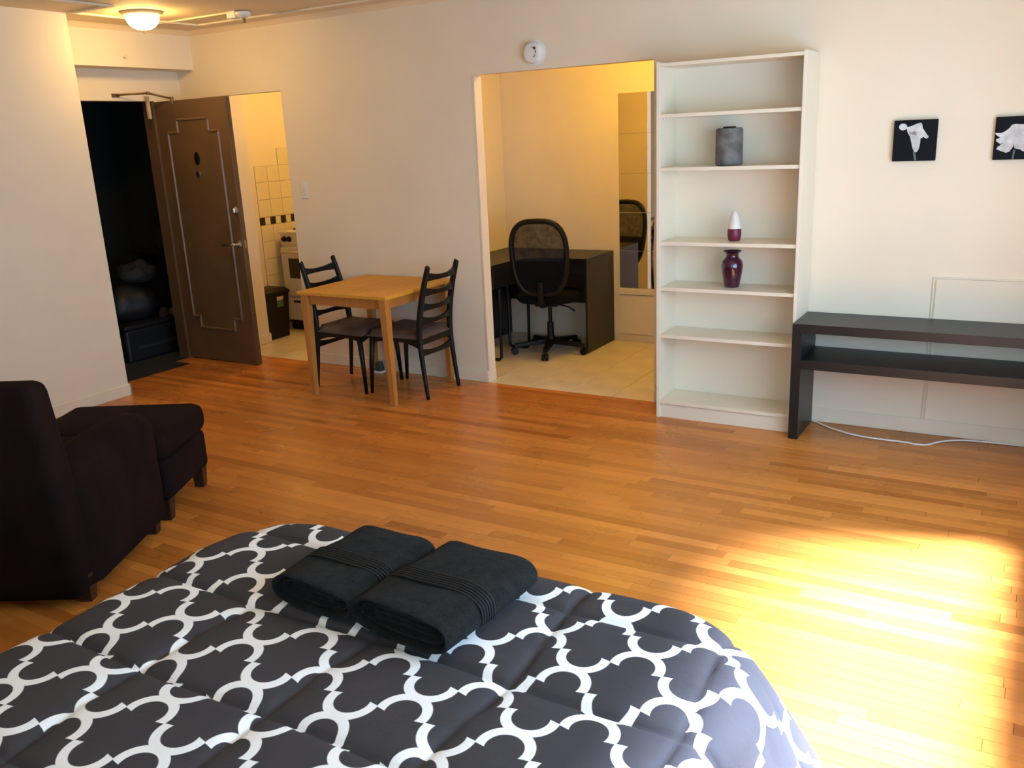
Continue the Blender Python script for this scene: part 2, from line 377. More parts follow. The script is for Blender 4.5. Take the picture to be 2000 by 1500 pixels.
# ------------------------------------------------------------------ floors
fl = struct(B().box(-4.2, XR, YB, .0, -.08, -.020).build('floor', 'subfloor'))
def set_tone(me, tones):
    at = me.attributes.new('tone', 'FLOAT_COLOR', 'POINT')
    at.data.foreach_set('color', [x for t_ in tones for x in t_])
PW = .0572
planks = []
row = 0; y = 0.0
while y > YB:
    x = -4.16-random.random()*.9
    while x < XR:
        L = random.choice((.35, .5, .7, .9, 1.1, 1.4))*random.uniform(.85, 1.15)
        x0, x1 = max(x, -4.16), min(x+L, XR-.001)
        if x1-x0 > .03: planks.append((x0, x1, y-PW, y))
        x += L
    y -= PW; row += 1
def visible_area(pk):
    x0, x1, y0, y1 = pk; n = 6; a = 0
    for i in range(n):
        xa, xb = x0+(x1-x0)*i/n, x0+(x1-x0)*(i+1)/n; xm = (xa+xb)/2; ym = (y0+y1)/2
        q = project((xm, ym, 0))
        if q is None or not (0 < q[0] < 2000 and 0 < q[1] < 1500): continue
        if xm < XL and ym < -1.25: continue
        if -.25 < xm < 1.45 and ym < -3.0: continue
        if xm > .80 and ym > -.33 and xm < .85: continue
        # bed and comforter hide the floor behind them
        d = (Vector((xm, ym, 0))-CAM); k = (.6-CAM.z)/d.z; h_ = CAM+d*k
        if -.13 < h_.x < 1.35 and h_.y < -3.27: continue
        if h_.x < -.13 and q[0] < 180 and q[1] > 1000: continue
        p1, p2, p3 = project((xa, y0, 0)), project((xb, y0, 0)), project((xa, y1, 0))
        if not (p1 and p2 and p3): continue
        a += abs((p2[0]-p1[0])*(p3[1]-p1[1])-(p2[1]-p1[1])*(p3[0]-p1[0]))
    return a
order = sorted(planks, key=visible_area, reverse=True)
def plank_geo(pk):
    x0, x1, y0, y1 = pk; g_ = .0004; bv = .0011; z0, z1 = -.019, 0.
    x0 += g_; x1 -= g_; y0 += g_; y1 -= g_
    vs = [(x0, y0, z0), (x1, y0, z0), (x1, y1, z0), (x0, y1, z0), (x0, y0, z1-bv), (x1, y0, z1-bv), (x1, y1, z1-bv), (x0, y1, z1-bv),
          (x0+bv, y0+bv, z1), (x1-bv, y0+bv, z1), (x1-bv, y1-bv, z1), (x0+bv, y1-bv, z1)]
    fs = [(0, 1, 5, 4), (1, 2, 6, 5), (2, 3, 7, 6), (3, 0, 4, 7), (4, 5, 9, 8), (5, 6, 10, 9), (6, 7, 11, 10), (7, 4, 8, 11), (8, 9, 10, 11)]
    return vs, fs
def tone():
    v_ = min(1, max(0, random.gauss(.56, .21))); return (v_, random.random(), random.random(), 1)
for pk in order[:300]:
    vs, fs = plank_geo(pk); cx, cy = (pk[0]+pk[1])/2, (pk[2]+pk[3])/2
    me = bpy.data.meshes.new('plank'); me.from_pydata([(a-cx, b_-cy, c_) for a, b_, c_ in vs], [], fs); me.materials.append(M['oak'])
    set_tone(me, [tone()]*len(vs)); o = bpy.data.objects.new('plank', me); C.objects.link(o); o.parent = fl; o.location = (cx, cy, 0)
V, F, TN = [], [], []
for pk in order[300:]:
    vs, fs = plank_geo(pk); k = len(V); V += vs; F += [tuple(i+k for i in f_) for f_ in fs]; TN += [tone()]*len(vs)
me = bpy.data.meshes.new('planks'); me.from_pydata(V, [], F); me.materials.append(M['oak']); set_tone(me, TN)
o = bpy.data.objects.new('planks', me); C.objects.link(o); o.parent = fl; o['kind'] = 'stuff'

def tiled_floor(name, x0, x1, y0, y1, ox, oy, s):
    base = struct(B().box(x0, x1, y0, y1, -.08, -.004).build(name, 'grout'))
    i = math.floor((x0-ox)/s)
    while ox+i*s < x1:
        j = math.floor((y0-oy)/s)
        while oy+j*s < y1:
            a, b_, c_, d_ = max(x0, ox+i*s), min(x1, ox+(i+1)*s), max(y0, oy+j*s), min(y1, oy+(j+1)*s)
            if b_-a > .01 and d_-c_ > .01:
                mx_, my_ = (a+b_)/2, (c_+d_)/2
                B().box(a+.0015-mx_, b_-.0015-mx_, c_+.0015-my_, d_-.0015-my_, -.012, 0, .0012).build('tile', 'tile_floor', base, loc=(mx_, my_, 0))
            j += 1
        i += 1
tiled_floor('floor_alcove', -2.078, .32, .0, 1.512, -.42, .25, .312)
tiled_floor('floor_kitchen', -4.205, -2.36, .0, 1.75, -3.75, .25, .312)

# tiled splash wall in the kitchen (tile faces at x = -4.2)
kw = bpy.data.objects['wall_kitchen_left']
def wtile(y0, y1, z0, z1, mat):
    cy, cz = (y0+y1)/2, (z0+z1)/2
    B().box(-.006, .0, y0+.0017-cy, y1-.0017-cy, z0+.0017-cz, z1-.0017-cz, .0015).build('tile', mat, kw, loc=(-4.199, cy, cz))
B().box(-4.2055, -4.2035, .735, 1.75, .05, 1.505).box(-4.2055, -4.2035, 1.03, 1.75, 1.505, 1.655).build('grout_bed', 'grout', kw)
ys = [.737, .886, 1.034, 1.179, 1.324, 1.469, 1.614]
for y0, y1 in zip(ys, ys[1:]):
    for z0, z1 in ((1.209, 1.364), (1.054, 1.209), (.833, .982), (.68, .833), (.527, .68), (.374, .527), (.221, .374), (.07, .221)): wtile(y0, y1, z0, z1, 'tile_wall')
    wtile(y0, y1, 1.364, 1.504, 'tile_wall')
    if y0 > 1.0: wtile(y0, y1, 1.504, 1.655, 'tile_wall')
y = .7315; k = 0
while y < 1.60:
    wtile(y, y+.0655, .984, 1.052, 'tile_black' if k % 2 == 0 else 'tile_wall'); y += .0655; k += 1

# ------------------------------------------------------------------ comforter and bed
BXL, BXR, BYF, BYB, BZ = -.190, 1.472, -3.195, -5.35, .555
bed = thing('bed', 'low upholstered bed under the trellis comforter', 'bed', ((BXL+BXR)/2, (BYF+BYB)/2, 0))
hw, hl = (BXR-BXL)/2-.06, (BYF-BYB)/2-.08
B().box(-hw, hw, -hl, hl, .09, .30, .02, 2).build('base', 'bed_base', bed)
B().box(-hw, hw, -hl, hl, .302, .50, .05, 4).build('mattress', 'mattress', bed, 60)
for sx_ in (-1, 1):
    for sy_ in (-1, 1): B().lathe([(.022, 0), (.03, .09)], 12, (sx_*(hw-.1), sy_*(hl-.1), 0)).build('leg', 'dark_leg', bed, 40)
def comforter():
    st = .0075; over = .44; rc_f = .20; R_ = .085; th = math.radians(74)
    x0, x1, y0, y1 = BXL-over+.05, BXR+over+.02, BYB, BYF+over
    nx, ny = int((x1-x0)/st), int((y1-y0)/st)
    ix0, ix1, iy1 = BXL+R_, BXR-R_, BYF-R_
    def sdf(s, t_):
        # rounded rectangle open towards the head end
        px, py = max(ix0+rc_f-s, 0, s-(ix1-rc_f)), max(0, t_-(iy1-rc_f))
        sg = -1 if s < (ix0+ix1)/2 else 1
        dd = math.hypot(px, py)
        if dd < 1e-9: return -rc_f, 0., 0.
        return dd-rc_f, sg*px/dd, py/dd
    def seam(s, t_):
        dy = abs((t_+4.0+.006*math.sin(s*7)+.1625) % .325-.1625)
        dx = abs((s-.615+.012*math.sin(t_*9)+.19) % .38-.19)
        fy = 1-math.exp(-(dy/.024)**.9)
        mid = abs((t_+4.0+.1625) % .325-.1625)/.1625
        fx = 1-math.exp(-(dx/.024)**.9)*(1-.65*max(0, (mid-.55)/.45))
        return fx*fy-.30*math.exp(-(dy/.008)**2)-.22*math.exp(-(dx/.008)**2)*(1 if mid < .6 else .35)
    verts, uvs, ds = [], [], []
    for j in range(ny+1):
        for i in range(nx+1):
            s, t_ = x0+i*st, y0+j*st
            d, nx_, ny_ = sdf(s, t_)
            sm = seam(s, t_)
            puff = .017*sm + .006 + .003*math.sin(s*5.1+t_*3.3)*math.sin(t_*4.7-s*2)
            if d <= 0:
                p = Vector((s, t_, BZ-.022+puff))
            else:
                dc = min(d, over)
                q = Vector((s-nx_*d, t_-ny_*d))
                ang = min(dc/R_, th)
                hz = R_*math.sin(ang)+max(0, dc-R_*th)*math.cos(th); vt = R_*(1-math.cos(ang))+max(0, dc-R_*th)*math.sin(th)
                phi = math.atan2(ny_, nx_)
                k = min(1, max(0, (dc-.06)/.3))
                fold = math.sin(17*(q.x-q.y)+7.5*phi+.6)*.030*k + math.sin(41*(q.x-q.y)+13*phi)*.008*k
                corner = .10*k*(2*abs(nx_*ny_))          # the corner of the cloth kicks outwards
                nh = math.sin(ang); out = hz+fold+corner+puff*nh
                p = Vector((q.x+nx_*out, q.y+ny_*out, max(.02, BZ-.022-vt+puff*math.cos(ang)+.02*k*math.sin(9*(q.x+q.y)))))
            verts.append(p); uvs.append((s, t_)); ds.append(d)
    faces = []
    for j in range(ny):
        for i in range(nx):
            a = j*(nx+1)+i; f_ = (a, a+1, a+nx+2, a+nx+1)
            if min(ds[k] for k in f_) < over: faces.append(f_)
    me = bpy.data.meshes.new('comforter'); me.from_pydata(verts, [], faces); me.materials.append(M['quilt'])
    ul = me.uv_layers.new(name='fabric')
    li = [0]*len(me.loops); me.loops.foreach_get('vertex_index', li)
    ul.data.foreach_set('uv', [c_ for k in li for c_ in uvs[k]])
    me.polygons.foreach_set('use_smooth', [True]*len(me.polygons))
    o = bpy.data.objects.new('comforter', me); C.objects.link(o)
    bm = bmesh.new(); bm.from_mesh(me); bmesh.ops.delete(bm, geom=[v_ for v_ in bm.verts if not v_.link_faces], context='VERTS'); bm.to_mesh(me); bm.free()
    md = o.modifiers.new('thickness', 'SOLIDIFY'); md.thickness = .012; md.offset = -1
    return tag(o, 'charcoal quilted comforter printed with a white trellis pattern, spread over the bed', 'comforter')
comforter()

# folded towels: a flattened spiral of thick cloth, swept front to back
def towel(label, loc, rz, w_, l_, h_, flip):
    root = thing('folded_towel', label, 'towel', loc, rz, 'folded towels on the comforter')
    def prof(scale, k):
        pts = []
        for i in range(40):
            a = 2*PI*i/40; cx, sx_ = math.cos(a), math.sin(a)
            x = (w_/2*scale+(.0 if scale == 1 else 0))*math.copysign(abs(cx)**.62, cx)
            z = h_/2+h_/2*(scale if scale == 1 else scale)*math.copysign(abs(sx_)**.75, sx_)
            z += .008*math.sin(3*x/w_*2+1+flip)*(1 if sx_ > 0 else 0)
            if scale == 1 and sx_ < 0: z = max(z, 0.)
            pts.append((x, z))
        return pts
    def shell(rx, rz_, th, y0, y1, name, sag=0., endround=.03):
        """hollow oval sleeve of cloth"""
        b = B(); rings = []
        N = 44
        stations = [(y0, 0, 0)] + [(y0+.004, th*.45, 0)] + [(y0+.014, th*.5, 0)]
        def oval(ax, az, i):
            a = 2*PI*i/N; cx, s_ = math.cos(a), math.sin(a)
            x = ax*math.copysign(abs(cx)**.7, cx); z = az*math.copysign(abs(s_)**.72, s_)
            if s_ > 0: z -= sag*math.exp(-((x+.03*(1 if flip else -1))/(ax*.55))**2)
            return x, z
        def ring(y, g_, sh=0.):
            out = []
            for i in range(N):
                x, z = oval(rx+g_, rz_+g_, i)
                wob = .0035*math.sin(9*y*3+i*.5)
                out.append(b.bm.verts.new((x, y+sh*math.sin(i*.29), h_/2+z*(1-.10*max(0, (y-y0)/(y1-y0)-.75)/.25)+wob*(z > 0))))
            return out
        ys_ = [y0+(y1-y0)*k/14 for k in range(15)]
        rings.append(ring(y0+.05, -th)); rings.append(ring(y0+.006, -th)); rings.append(ring(y0, -th*.7)); rings.append(ring(y0, -th*.25)); rings.append(ring(y0+.006, 0))
        for y_ in ys_[1:-2]: rings.append(ring(y_, 0))
        for k in range(1, 6):
            a = k/5*PI/2; rings.append(ring(y1-endround+endround*math.sin(a), -endround*(1-math.cos(a))))
        for a, c_ in zip(rings, rings[1:]):
            for i in range(N): b.bm.faces.new((a[i], a[(i+1) % N], c_[(i+1) % N], c_[i]))
        b.bm.faces.new(rings[-1]); b.bm.faces.new(rings[0][::-1])
        bmesh.ops.recalc_face_normals(b.bm, faces=b.bm.faces[:])
        return b.build(name, 'towel', root, 60)
    shell(w_/2, h_/2, .010, -l_/2, l_/2, 'outer_fold', .006)
    shell(w_/2-.020, h_/2-.016, .009, -l_/2+.016, l_/2-.04, 'inner_fold', .008)
    b = B()
    for k in range(3): b.box(-w_/2+.045, w_/2-.05-.012*k, -l_/2+.03, l_/2-.06, h_/2-.022+.013*k, h_/2-.011+.013*k, .005, 2)
    b.build('layers', 'towel', root, 60)
    # ribbed woven border across the top
    for nm, yb, wd_ in (('border_band', -l_*.10, .045),):
        b = B()
        for r_ in range(6):
            y_ = yb+wd_*(r_/5-.5); path = []
            for i in range(23):
                a = -.35+(PI+.7)*i/22; cx, s_ = math.cos(a), math.sin(a)
                x = (w_/2+.0015)*math.copysign(abs(cx)**.7, cx); z = (h_/2+.0015)*math.copysign(abs(s_)**.72, s_)
                if s_ > 0: z -= .006*math.exp(-((x+.03*(1 if flip else -1))/(w_/2*.55))**2)
                path.append((x, y_+.003*math.sin(x*20), h_/2+z+.0035*math.sin(9*y_*3+2)*(z > 0)))
            b.tube(path, .0040, 6, .55)
        b.build(nm, 'towel_band', root, 180)
    return root
towel('charcoal folded bath towel on the comforter, nearer the armchair', (.430, -3.480, BZ+.0005), math.radians(-2), .270, .36, .088, 0)
towel('charcoal folded bath towel on the comforter, its front fold gaping open, nearer the bookcase', (.724, -3.487, BZ+.001), math.radians(-5), .300, .38, .098, 1)

# ------------------------------------------------------------------ armchair and ottoman
ac = thing('armchair', 'dark brown upholstered armchair seen from behind, beside the bed', 'armchair', (-1.105, -3.30, 0), math.radians(28.5))
# local axes: +y forwards, -x to the chair's left; right side at x = 0
B().box(-.86, -.02, .02, .72, .06, .30, .03, 3).build('seat_base', 'maroon', ac, 50)
B().box(-.68, -.19, .16, .76, .30, .455, .05, 4).build('seat_cushion', 'maroon', ac, 60)
def arm(x0, x1, nm):
    b = B(); n = 14; secs = []
    for y, zt, inset in ((.06, .545, .02), (.10, .575, .0), (.35, .592, .0), (.60, .585, .0), (.70, .565, .0), (.745, .52, .02)):
        pts = []
        for i in range(n+1):
            a = PI*i/n; pts.append(((x0+x1)/2+((x1-x0)/2-inset)*math.cos(a), y, zt-.075+.075*math.sin(a)))
        pts += [(x0+inset, y, .065), (x1-inset, y, .065)]
        secs.append(pts)
    b.loft(secs); return b.build(nm, 'maroon', ac, 50)
arm(-.19, 0., 'arm'); arm(-.87, -.68, 'arm')
b = B()
b.hexa([(-.82, -.04, .035), (-.02, -.04, .035), (-.02, .17, .035), (-.82, .17, .035)], [(-.80, -.125, .905), (.0, -.125, .905), (-.02, .02, .915), (-.78, .02, .915)], .045, 4)
b.build('backrest', 'maroon', ac, 60)
B().hexa([(-.67, .13, .40), (-.19, .13, .40), (-.19, .26, .40), (-.67, .26, .40)], [(-.68, -.03, .82), (-.17, -.03, .82), (-.20, .09, .80), (-.66, .09, .80)], .04, 4).build('back_cushion', 'maroon', ac, 60)
for x, y in ((-.05, .66), (-.82, .66), (-.05, .06), (-.82, .06)): B().hexa([(x-.022, y-.022, 0), (x+.022, y-.022, 0), (x+.022, y+.022, 0), (x-.022, y+.022, 0)], [(x-.032, y-.032, .12), (x+.032, y-.032, .12), (x+.032, y+.032, .12), (x-.032, y+.032, .12)]).build('leg', 'dark_leg', ac)
ot = thing('ottoman', 'dark brown upholstered ottoman in front of the armchair', 'ottoman', (-1.470, -2.625, 0), math.radians(28.5))
B().box(-.66, -.0, .0, .50, .10, .30, .03, 3).build('base', 'maroon', ot, 50)
B().box(-.675, .012, -.012, .52, .29, .440, .055, 5).build('cushion', 'maroon', ot, 60)
for x, y in ((-.045, .045), (-.61, .045), (-.045, .455), (-.61, .455)): B().hexa([(x-.022, y-.022, 0), (x+.022, y-.022, 0), (x+.022, y+.022, 0), (x-.022, y+.022, 0)], [(x-.032, y-.032, .12), (x+.032, y-.032, .12), (x+.032, y+.032, .12), (x-.032, y+.032, .12)]).build('leg', 'dark_leg', ot)

# ------------------------------------------------------------------ bookcase and what stands on it
bk = thing('bookcase', 'tall white open bookcase with six compartments against the wall', 'bookcase', (0, 0, 0))
BD = -.28
B().box(0, .018, BD, -.004, 0, 2.02, .001).build('side_panel', 'white_lam', bk)
B().box(.782, .80, BD, -.004, 0, 2.02, .001).build('side_panel', 'white_lam', bk)
B().box(.018, .782, BD+.002, -.004, 1.995, 2.013, .001).build('top_panel', 'white_lam', bk)
B().box(.018, .782, -.012, -.006, .02, 1.995).build('back_panel', 'white_lam', bk)
SH = [1.748, 1.462, 1.050, .788, .508]
for z in SH: B().box(.019, .781, BD+.01, -.013, z-.020, z, .001).build('shelf', 'white_lam', bk)
B().box(.018, .782, BD+.004, -.013, .085, .105, .001).build('bottom_shelf', 'white_lam', bk)
B().box(.018, .782, BD+.016, BD+.032, 0, .085).build('plinth', 'white_lam', bk)
b = B()
for z in SH:
    for x in (.028, .772): b.lathe([(.004, 0), (.004, .010)], 8, (x, BD+.05, z-.031))
b.build('shelf_pins', 'chrome', bk)['kind'] = 'stuff'
cn = thing('pillar_candle', 'thick mottled grey pillar candle on the bookcase shelf second from the top', 'candle', (.372, -.15, SH[1]))
pr = [(.060, 0), (.070, .002), (.073, .010), (.073, .185), (.071, .194), (.064, .198), (.045, .194), (.02, .190)]
B().lathe(pr, 36).build('wax', 'grey_wax', cn, 45)
B().tube([(0, 0, .188), (.001, 0, .198), (.004, .001, .206)], .002, 6).build('wick', 'wick', cn)
B().lathe([(.034, .197), (.036, .203), (.028, .206), (.02, .203)], 20).build('charred_rim', 'wick', cn, 60)
ct = thing('cone_candle', 'small ivory cone candle with a wine red base on the middle shelf', 'candle', (.412, -.15, SH[2]))
B().lathe([(.026, 0), (.033, .004), (.038, .03), (.038, .055), (.036, .066), (.034, .068)], 28).build('base', 'magenta', ct, 50)
B().lathe([(.036, .0675), (.037, .072), (.034, .09), (.026, .125), (.017, .152), (.009, .164), (.002, .168)], 28).build('cone', 'ivory', ct, 50)
va = thing('vase', 'glossy dark purple ceramic vase with flared rim on the bookcase', 'vase', (.404, -.15, SH[3]))
B().lathe([(.030, 0), (.040, .002), (.043, .010), (.052, .06), (.060, .105), (.061, .128), (.054, .150), (.039, .166), (.034, .176), (.035, .186), (.042, .197), (.051, .204), (.050, .206), (.040, .197), (.031, .182), (.030, .150)], 40).build('body', 'purple', va, 60)

# ------------------------------------------------------------------ console bench
co = thing('console_bench', 'long low black-brown bench with an open shelf beside the bookcase', 'bench', (.802, 0, 0))
CW, CD, CZ = 1.47, -.365, .645
for x0 in (0., CW-.05): B().box(x0, x0+.05, CD, -.016, 0, CZ-.048, .0015).build('leg_panel', 'black_lam', co)
B().box(0, CW, CD, -.016, CZ-.048, CZ, .0015).build('top', 'black_lam', co)
B().box(.05, CW-.05, CD, -.016, .400, .450, .0015).build('shelf', 'black_lam', co)

# cable on the floor
pts = [(.852, -.018), (.90, -.05), (.972, -.11), (1.095, -.175), (1.204, -.199), (1.358, -.200), (1.472, -.207), (1.547, -.115), (1.64, -.055), (1.759, -.036), (1.925, -.030), (2.2, -.028)]
def smooth_path(P_, n=6):
    out = []
    for i in range(len(P_)-1):
        p0, p1, p2, p3 = P_[max(i-1, 0)], P_[i], P_[i+1], P_[min(i+2, len(P_)-1)]
        for k in range(n):
            u_ = k/n; out.append(tuple(.5*((2*b_)+(-a+c_)*u_+(2*a-5*b_+4*c_-d_)*u_*u_+(-a+3*b_-3*c_+d_)*u_**3) for a, b_, c_, d_ in zip(p0, p1, p2, p3)))
    return out+[tuple(P_[-1])]
tag(B().tube([(x, y, .0052) for x, y in smooth_path(pts)], .0065, 8, .75).build('power_cable', 'cable', None, 180), 'white power cable snaking over the floor under the bench', 'cable')

# ------------------------------------------------------------------ pictures
def picture(label, x0, z0, w_, polys):
    r = thing('canvas_picture', label, 'picture', (x0+w_/2, 0, z0), 0, 'small square flower canvases on the wall')
    B().box(-w_/2, w_/2, -.030, -.001, 0, w_, .002).build('canvas', 'canvas_black', r)
    for nm, mt, lift, poly in polys:
        B().prism([((u_-.5)*w_, -.0302, v_*w_) for u_, v_ in poly], (0, -.0004-lift, 0)).build(nm, mt, r)
def ell(cx, cy, rx, ry, n=18): return [(cx+rx*math.cos(2*PI*i/n), cy+ry*math.sin(2*PI*i/n)) for i in range(n)]
def pic_uv(P_, tl, tr_, bl):
    out = []
    for x, y in P_:
        v_ = (y-tl[1])/(bl[1]-tl[1]); xl = tl[0]+(bl[0]-tl[0])*v_; out.append(((x-xl)/(tr_[0]-tl[0]), 1-v_-.02*0))
    return out
A1 = ((315, 240), (890, 222), (275, 768))
f1 = [(485, 330), (540, 318), (600, 295), (660, 278), (682, 295), (690, 350), (730, 410), (770, 465), (740, 488), (700, 462), (660, 480), (655, 540), (640, 610), (610, 655), (578, 650), (552, 600), (540, 530), (520, 450), (490, 400), (478, 350)]
picture('small square black canvas of a white calla lily, nearer the bookcase', 1.190, 1.457, .202, [
    ('stem', 'print_stem', 0, pic_uv([(560, 645), (592, 645), (606, 758), (575, 758)], *A1)),
    ('petal', 'print_white', .0003, pic_uv([(430+55*math.cos(a*.35), 325+43*math.sin(a*.35)) for a in range(18)], *A1)),
    ('bloom', 'print_white', .0003, pic_uv(f1, *A1)),
    ('throat', 'print_grey', .0006, pic_uv([(500, 375), (540, 400), (575, 380), (610, 400), (605, 440), (560, 430), (520, 420)], *A1))])
A2 = ((1640, 200), (2215, 182), (1592, 750))
f2 = [(1622, 402), (1700, 405), (1740, 390), (1800, 345), (1830, 305), (1870, 297), (1960, 305), (2040, 300), (2120, 330), (2150, 400), (2130, 480), (2140, 560), (2080, 620), (2000, 650), (1960, 645), (1930, 622), (1862, 606), (1852, 548), (1845, 585), (1800, 645), (1760, 660), (1720, 645), (1642, 612), (1655, 583), (1730, 530), (1690, 545), (1640, 512), (1640, 482), (1690, 465), (1642, 430)]
picture('small square black canvas of a ruffled white flower, cut by the photo edge', 1.648, 1.453, .202, [
    ('stem', 'print_stem', 0, pic_uv([(1848, 625), (1872, 625), (1850, 748), (1828, 748)], *A2)),
    ('bloom', 'print_white', .0003, pic_uv(f2, *A2))])
# access panel painted into the wall
ap = thing('access_panel', 'flush white painted access panel in the wall behind the bench', 'panel', (1.43, 0, .065))
for x0, x1, z0, z1 in ((0, .74, .794, .800), (0, .74, 0, .006), (0, .006, .006, .794), (.734, .74, .006, .794), (.014, .018, .016, .784)):
    B().box(x0, x1, -.010, -.0005, z0, z1).build('frame_bead', 'trim', ap)
B().box(.018, .734, -.003, -.0005, .008, .790, .001).build('door', 'wall', ap)

# smoke detectors, switch, outlets
sm = thing('smoke_detector', 'round white smoke detector on the wall above the alcove opening', 'detector', (-.905, 0, 2.155))
B().lathe([(.076, 0), (.076, .008), (.066, .010)], 36, axis='Y').build('mounting_plate', 'white_plastic', sm, 40)
B().lathe([(.066, .010), (.064, .030), (.056, .040), (.045, .043)], 36, axis='Y').build('body', 'white_plastic', sm, 40)
for k in range(3): B().tube([(.030*math.cos(a), -.0435, .030*math.sin(a)) for a in [(-1.1+.2*j+k*.9) for j in range(4)]], .0022, 6).build('vent_slot', 'black_plastic', sm)
B().lathe([(.009, .043), (.008, .046)], 14, (.022, 0, .024), 'Y').build('test_button', 'grey_box', sm)
ls = thing('light_switch', 'white wall light switch beside the kitchen opening', 'switch', (-2.923, 0, 1.283))
B().box(-.036, .036, -.006, 0, 0, .118, .002, 2).build('plate', 'white_plastic', ls)
B().box(-.017, .017, -.010, -.006, .026, .092, .001).build('rocker', 'white_lam', ls)
def outlet(label, x, z):
    r = thing('wall_outlet', label, 'outlet', (x, 0, z))
    B().box(-.034, .034, -.006, 0, 0, .110, .002, 2).build('plate', 'white_plastic', r)
    for dz in (.028, .072): B().box(-.014, .014, -.009, -.006, dz-.014, dz+.014, .003, 2).build('socket', 'trim', r)
outlet('white wall outlet behind the right ladder-back chair', -1.975, .14)
outlet('white wall outlet in the gap between the two chair seats', -2.40, .255)
fp = thing('floor_box', 'small grey-green box on the floor under the dining table', 'box', (-2.285, -.075, 0))
B().box(-.035, .035, -.03, .03, 0, .018, .004, 2).build('base', 'white_plastic', fp)
B().hexa([(-.03, -.025, .018), (.03, -.025, .018), (.03, .025, .018), (-.03, .025, .018)], [(-.022, -.018, .085), (.022, -.018, .085), (.022, .018, .085), (-.022, .018, .085)], .005, 2).build('body', 'grey_box', fp)

# ceiling fittings
cl = thing('ceiling_lamp', 'lit glass bowl ceiling lamp in the entry', 'lamp', (-3.31, -.925, H))
B().lathe([(.132, 0), (.134, -.008), (.122, -.020), (.106, -.026)], 40).build('rim', 'beige_metal', cl, 40)
B().lathe([(.102, -.026), (.104, -.040), (.095, -.066), (.075, -.090), (.045, -.106), (.012, -.112)], 40).build('glass_bowl', 'lamp_glow', cl, 60)
B().lathe([(.010, -.112), (.012, -.118), (.007, -.124), (.008, -.130), (.002, -.134)], 14).build('finial', 'brass', cl, 60)
sp = thing('heat_detector', 'small ceiling detector at the end of the white conduit', 'detector', (-2.92, -.49, H))
B().box(-.045, .035, -.035, .035, -.045, 0, .006, 2).build('box', 'white_plastic', sp)
B().lathe([(.05, -.012), (.05, -.03), (.04, -.04), (.02, -.05)], 20, (.075, .0, 0)).build('head', 'white_plastic', sp, 40)
B().lathe([(.014, -.05), (.010, -.075), (.018, -.078)], 12, (.075, 0, 0)).build('sensor', 'brass', sp, 40)
tag(B().box(-3.90, -2.965, -.515, -.500, H-.012, H-.0005, .003, 2).build('conduit', 'trim'), 'thin white surface conduit running along the entry ceiling', 'conduit')
for nm, lab, loc, mt in (('kitchen_lamp', 'lit round ceiling lamp in the kitchen', (-3.35, .95, 2.5), 'kitchen_glow'), ('alcove_lamp', 'lit round ceiling lamp in the desk alcove', (-.75, .78, 2.5), 'alcove_glow')):
    r = thing(nm, lab, 'lamp', loc)
    B().lathe([(.150, 0), (.152, -.010), (.135, -.026)], 36).build('rim', 'beige_metal', r, 40)
    B().lathe([(.128, -.026), (.120, -.06), (.09, -.09), (.02, -.105)], 36).build('glass_bowl', mt, r, 60)
# small coat hook on the soffit
hk = thing('wall_hook', 'small white hook on the soffit under the ceiling lamp', 'hook', (-3.96, -.62, 2.36))
B().box(0, .004, -.012, .012, -.03, .03, .001).build('plate', 'trim', hk)
B().tube([(.004, 0, -.02), (.03, 0, -.024), (.034, 0, -.005)], .005, 8).build('hook', 'trim', hk, 180)

# ------------------------------------------------------------------ entry door
dr = struct(B().box(-.785, 0, 0, .045, .008, 2.043, .002).build('door_1', 'door', None, None, (-3.360, -.268, 0)))
def bead(pts, parent, mt, w_=.020, d_=.010):
    for i, ((x0, z0), (x1, z1)) in enumerate(zip(pts, pts[1:]+pts[:1])):
        a, c_ = Vector((x0, 0, z0)), Vector((x1, 0, z1)); n_ = (c_-a).normalized(); s_ = Vector((n_.z, 0, -n_.x))*w_/2; e_ = n_*w_/2
        b = B(); P1 = [a-e_-s_, a-e_+s_, c_+e_+s_, c_+e_-s_]
        b.hexa([tuple(p_) for p_ in P1], [tuple(p_*1+Vector((0, -d_, 0))+(q_-p_)*.3) for p_, q_ in zip(P1, [P1[1], P1[0], P1[3], P1[2]])])
        bmesh.ops.recalc_face_normals(b.bm, faces=b.bm.faces[:])
        b.build('moulding', mt, parent)
lx = 3.360
bead([(x+lx, z) for x, z in ((-3.915, 1.90), (-3.573, 1.90), (-3.573, 1.805), (-3.475, 1.805), (-3.475, .365), (-3.566, .365), (-3.566, .275), (-3.955, .275), (-3.955, .365), (-4.030, .365), (-4.030, 1.805), (-3.915, 1.805))], dr, 'door_trim')
B().lathe([(.026, 0), (.026, .006), (.018, .009), (.017, .009)], 24, (-.386, 0, 1.488), 'Y').build('peephole', 'chrome', dr, 40)
B().lathe([(.014, .009), (.010, .012)], 16, (-.386, 0, 1.492), 'Y').build('peephole_lens', 'black_plastic', dr, 40)
B().loft([[(-.379+.030*math.cos(a*PI/8)*k, -.001-yy, 1.607+.048*math.sin(a*PI/8)*k) for a in range(16)] for k, yy in ((1, 0), (1, .004), (.8, .007))]).build('knocker_plate', 'black_metal', dr)
B().lathe([(.030, 0), (.030, .008), (.024, .012), (.012, .014)], 24, (-.034, 0, 1.217), 'Y').build('deadbolt', 'chrome', dr, 40)
B().box(-.040, -.028, -.026, -.012, 1.200, 1.234, .002).build('thumb_turn', 'chrome', dr)
B().lathe([(.027, 0), (.027, .006), (.016, .010), (.012, .045)], 24, (-.038, 0, .962), 'Y').build('handle_rose', 'chrome', dr, 40)
